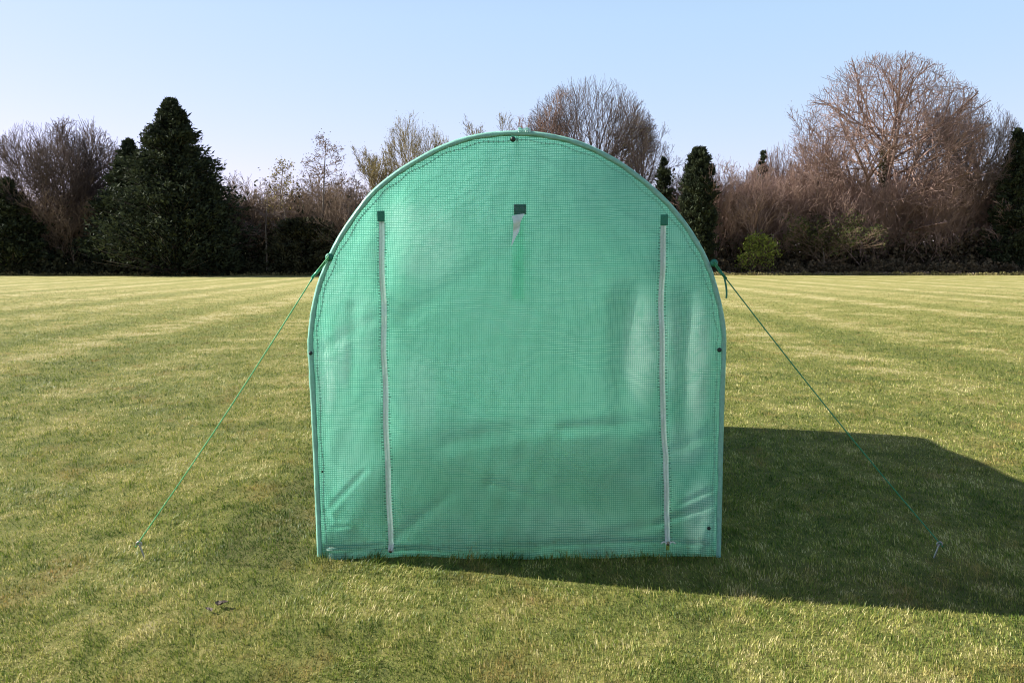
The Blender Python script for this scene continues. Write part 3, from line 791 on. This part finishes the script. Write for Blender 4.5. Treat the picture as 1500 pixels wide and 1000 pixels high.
# -- behind the tunnel
build_tree('willow', 'rounded bare tree with yellowish budding twigs, left of the tunnel ridge', 612, 182, 92, dict(DOME, kids=(16, 7, 6, 5)), 31, M['twig_yellow'], M['bark'], M['bud_yellow'], 1, .06, width=7.6)
build_tree('willow', 'spreading yellow-budded bush tree showing at the left shoulder of the tunnel', 560, 222, 90, WISPY, 32, M['twig_yellow'], M['bark'], M['bud_yellow'], 1, .06, width=5.0)
build_tree('bare_tree', 'small bare tree holding a dark clump just left of the tunnel ridge', 712, 174, 96, WISPY, 33, M['twig_yellow'], M['bark'], M['bud_yellow'], 1, .06, width=6.0)
build_tree('blossom_tree', 'pink-tinged bare tree peeping over the tunnel ridge', 790, 150, 95, WISPY, 34, M['twig_pink'], M['bark'], M['bud_pink'], 1, .06, width=6.5)
build_tree('bare_tree', 'largest domed leafless tree above the tunnel roof, fan of fine grey branches', 862, 136, 97, DOME, 35, M['twig'], M['bark'], width=14.5)
build_tree('bare_tree', 'smaller leafless tree with drooping side on the right shoulder of the big dome', 944, 176, 93, dict(ROUND, kids=(10, 7, 6, 5), levels=4, px_min=.016, spread=.68, up=.02), 36, M['twig'], M['bark'], M['bud_yellow'], 1, .05, width=7.0)
leafy('conifer', 'small dark fir half hidden by the right curve of the tunnel', 970, 232, 88, 'spire', 4.2, 12, M['fir'], .15, 13000)
leafy('ivy_column', 'lumpy dark columnar evergreen standing alone against the sky, right of the tunnel', 1021, 219, 83.5, 'column', 3.1, 13, M['fir'], .14, 24000)
leafy('conifer', 'tiny dark pine tip poking out of the right thicket', 1113, 221, 96, 'spire', 3.4, 14, M['fir'], .14, 7000)
# -- right: bare trees
build_tree('bare_tree', 'leafless brown tree behind the right thicket, beside the tiny pine tip', 1145, 226, 97, DOME, 41, M['twig_pink'], M['bark'], width=7)
build_tree('bare_tree', 'pinkish brown bushy tree with low dark fork, in front of the right thicket', 1104, 246, 85.5, dict(SHRUB, bare=.22, trunk=5.2), 42, M['twig_pink'], M['bark'], M['bud_brown'], 1, .07, width=8.6)
build_tree('bare_tree', 'pale pinkish bushy tree between the dark column and the forked one', 1070, 262, 88, SHRUB, 43, M['twig_pink'], M['bark'], width=6.5)
build_tree('oak', 'tall spreading leafless oak with heavy crooked limbs, right of the field', 1287, 98, 90, OAK, 44, M['twig_pink'], M['bark'], width=17.5, ivy=1.5)
build_tree('bare_tree', 'brown twiggy tree under the left limbs of the oak', 1196, 172, 87, WISPY, 45, M['twig_pink'], M['bark'], M['bud_brown'], 1, .07, width=6.5)
build_tree('bare_tree', 'leafless tree with fine upswept crown, right of the oak', 1408, 150, 90, DOME, 46, M['twig'], M['bark'], width=10)
leafy('conifer', 'dark conifer at the right end of the wood', 1482, 190, 86, 'spire', 6.5, 15, M['fir'], .17, 24000)
build_tree('green_bush', 'bright yellow-green leafy bush at the foot of the right thicket', 1106, 346, 83.4, dict(SHRUB, up=.03, wob=.22, spread=.7), 47, M['twig_dark'], M['bark'], M['fresh'], 2, .12, cat='bush', width=3.2)
build_tree('green_bush', 'larger dull green scrub bush below the oak limbs', 1205, 312, 84, SHRUB, 48, M['twig_dark'], M['bark'], M['scrub'], 2, .13, cat='bush', width=7.5)

# -- the thicket: twigs beyond counting, one mass on each side
def thicket(name, x_rng, y_rng, n_, top, mat, seed, label, leaves=0, leaf_mat_=None, leaf_top=3.0):
    rr = random.Random(seed); rg = np.random.default_rng(seed)
    protos = []
    for k in range(5):
        t = Tree(seed * 10 + k); t.grow(np.array([0, 0, -.1]), np.array([0, 0, 1.]), 4.2, .10, 0, SHRUB); A, B = t.arrays()
        Q = [np.concatenate([a, b]) for a, b in zip(A, B)]; Q[0] = Q[0]; hz = Q[1][:, 2].max()
        protos.append((Q[0] / hz, Q[1] / hz, Q[2], Q[3]))
    Vs, Fs, o = [], [], 0
    for i in range(n_):
        q = protos[i % 5]; y = rr.uniform(*y_rng); px = x_rng[0] + (x_rng[1] - x_rng[0]) * (i + rr.random()) / n_
        H = top_z(top(px) + rr.uniform(-12, 22), y); a = rr.uniform(0, 6.28); c, s = math.cos(a), math.sin(a)
        wv = H * rr.uniform(.8, 1.15)
        Rm = np.array([[c, s, 0], [-s, c, 0], [0, 0, 1]]) * np.array([wv, wv, H])
        loc = np.array([at_x(px, y), y, 0])
        keep = rg.random(len(q[0])) < .85
        V, F = tubes(q[0][keep] @ Rm + loc, q[1][keep] @ Rm + loc, np.maximum(q[2][keep], .016), np.maximum(q[3][keep], .012), 3)
        Vs.append(V); Fs.append(F + o); o += len(V)
    mi = np.zeros(sum(map(len, Fs)), int); mats = [mat]
    if leaves:
        y = rg.uniform(y_rng[0], y_rng[1], leaves); px = rg.uniform(x_rng[0], x_rng[1], leaves)
        z = leaf_top * rg.beta(1.0, 1.9, leaves) * (.5 + vnoise(px, y * 3, .06, seed))
        V, F = rand_quads(np.stack([(px - 750) / FPX * y, y, z + .05], 1), .26)
        Vs.append(V); Fs.append(F + o); mats.append(leaf_mat_); mi = np.concatenate([mi, np.ones(len(F), int)])
    ob = link(name, np_mesh(name, np.concatenate(Vs), np.concatenate(Fs), mats, False, mi)); ob['kind'] = 'stuff'
    tag(ob, label, 'thicket')
lt = lambda px: 268 + 8 * math.sin(px * .05) + (0 if px > 330 else 8)
thicket('thicket', (-60, 600), (81.5, 96), 64, lt, M['twig_dark'], 51, 'dim brown leafless thicket along the left field edge', 30000, M['ivy'], 6.0)
thicket('thicket', (560, 1010), (90, 100), 30, lambda px: 262, M['twig'], 52, 'brown leafless thicket hidden mostly by the polytunnel', 9000, M['ivy'], 5.0)
thicket('thicket', (1000, 1560), (85.5, 98), 62, lambda px: 240 + 10 * math.sin(px * .06), M['twig_pink'], 53, 'pinkish brown leafless thicket along the right field edge', 26000, M['bramble'], 4.0)

wf = link('woodland_floor', np_mesh('woodland_floor', [(-140, 83.5, .006), (140, 86.5, .006), (180, 190, .006), (-180, 190, .006)], [(0, 1, 2, 3)], [M['floor']])); wf['kind'] = 'structure'
thicket('thicket', (-500, 2000), (100, 116), 105, lambda px: 285, M['twig_dark'], 54, 'deep brown wood seen through the gaps behind both thickets', 90000, M['ivy'], 9.0)
# -- low bramble and leaf litter along the edge of the field
def verge(name, pa, pb, y0, y1, n_, mat, label, zmax, size, seed):
    rg = np.random.default_rng(seed)
    px = rg.uniform(pa, pb, n_); y = rg.uniform(y0, y1, n_)
    z = zmax * rg.beta(1, 2.2, n_) * (.3 + 1.1 * vnoise(px, y, .09, seed)) + .02
    V, F = rand_quads(np.stack([(px - 750) / FPX * y, y, z], 1), size, rg=rg)
    o = link(name, np_mesh(name, V, F, [mat])); o['kind'] = 'stuff'; tag(o, label, 'undergrowth')
verge('undergrowth', -70, 620, 78.5, 83, 15000, M['ivy'], 'dark ivy and bramble at the foot of the left wood', 2.0, .2, 61)
verge('undergrowth', 985, 1570, 82.5, 87, 15000, M['bramble'], 'dull brown bramble at the foot of the right thicket', 1.5, .2, 62)
verge('leaf_litter', 985, 1570, 80.6, 83, 4200, M['litter'], 'pale dead leaves and cut brushwood along the right field edge', .30, .10, 63)

M['rough'] = leaf_mat('rough_grass_blade', (.10, .10, .035), (.30, .25, .11), .3)
verge('rough_grass', -70, 640, 77.6, 79.4, 5200, M['rough'], 'unmown straw coloured grass fringe before the left wood', .34, .10, 64)
verge('rough_grass', 960, 1570, 79.6, 81.6, 5200, M['rough'], 'unmown straw coloured grass fringe before the right thicket', .34, .10, 65)

# ------------------------------------------------------------------ light, sky, camera
sd = Vector((-1.5, .40, 1.0)).normalized()
sun = bpy.data.lights.new('sun', 'SUN'); sun.energy = 5.0; sun.angle = R(.53); sun.color = (1, .955, .87)
so = bpy.data.objects.new('sun', sun); C.objects.link(so)
so.rotation_euler = sd.to_track_quat('Z', 'Y').to_euler(); so.location = (-20, 8, 25)
W = bpy.data.worlds.new('World'); S.world = W; W.use_nodes = True
nt = W.node_tree; bg = nt.nodes['Background']
sk = nt.nodes.new('ShaderNodeTexSky'); sk.sky_type = 'NISHITA'; sk.sun_disc = False
sk.sun_elevation = math.asin(sd.z); sk.sun_rotation = math.atan2(sd.x, sd.y)
sk.altitude = 50; sk.air_density = 1.0; sk.dust_density = .3; sk.ozone_density = 1.5
# thin bright spring haze: adds to the clear-sky blue, thickest low down
gm = nt.nodes.new('ShaderNodeTexCoord'); sz_ = nt.nodes.new('ShaderNodeSeparateXYZ'); nt.links.new(gm.outputs['Generated'], sz_.inputs[0])
mr = nt.nodes.new('ShaderNodeMapRange'); nt.links.new(sz_.outputs[2], mr.inputs[0])
for k, v in zip((1, 2, 3, 4), (.25, .95, 1.0, .15)): mr.inputs[k].default_value = v
def vm(op, a, b):
    x = nt.nodes.new('ShaderNodeVectorMath'); x.operation = op
    for q, v in enumerate((a, b)):
        if isinstance(v, tuple): x.inputs[q].default_value = v
        else: nt.links.new(v, x.inputs[q])
    return x.outputs[0]
hz = vm('MULTIPLY', (1.12, 2.26, 2.60), mr.outputs[0])
tot = vm('ADD', vm('MULTIPLY', sk.outputs[0], (.50, .22, .32)), hz)
nt.links.new(tot, bg.inputs[0]); bg.inputs[1].default_value = .103

cam = bpy.data.cameras.new('camera'); cam.sensor_width = 36; cam.lens = FPX / 1500 * 36; cam.clip_end = 3000; cam.clip_start = .05
co = bpy.data.objects.new('camera', cam); C.objects.link(co)
co.location = (0, 0, CAM_H); co.rotation_euler = (math.pi / 2 - math.atan(120 / FPX), 0, 0)
S.camera = co
S.view_settings.view_transform = 'Standard'; S.view_settings.look = 'None'; S.view_settings.exposure = 1.28; S.view_settings.gamma = 1
cy = S.cycles
cy.max_bounces = 10; cy.diffuse_bounces = 5; cy.transmission_bounces = 8; cy.transparent_max_bounces = 24; cy.glossy_bounces = 3
cy.caustics_reflective = False; cy.caustics_refractive = False
cy.sample_clamp_indirect = 6
try:
    cy.filter_width = 1.1; cy.use_denoising = True; cy.denoiser = 'OPENIMAGEDENOISE'; cy.denoising_input_passes = 'RGB_ALBEDO_NORMAL'; cy.denoising_prefilter = 'ACCURATE'
except Exception: pass
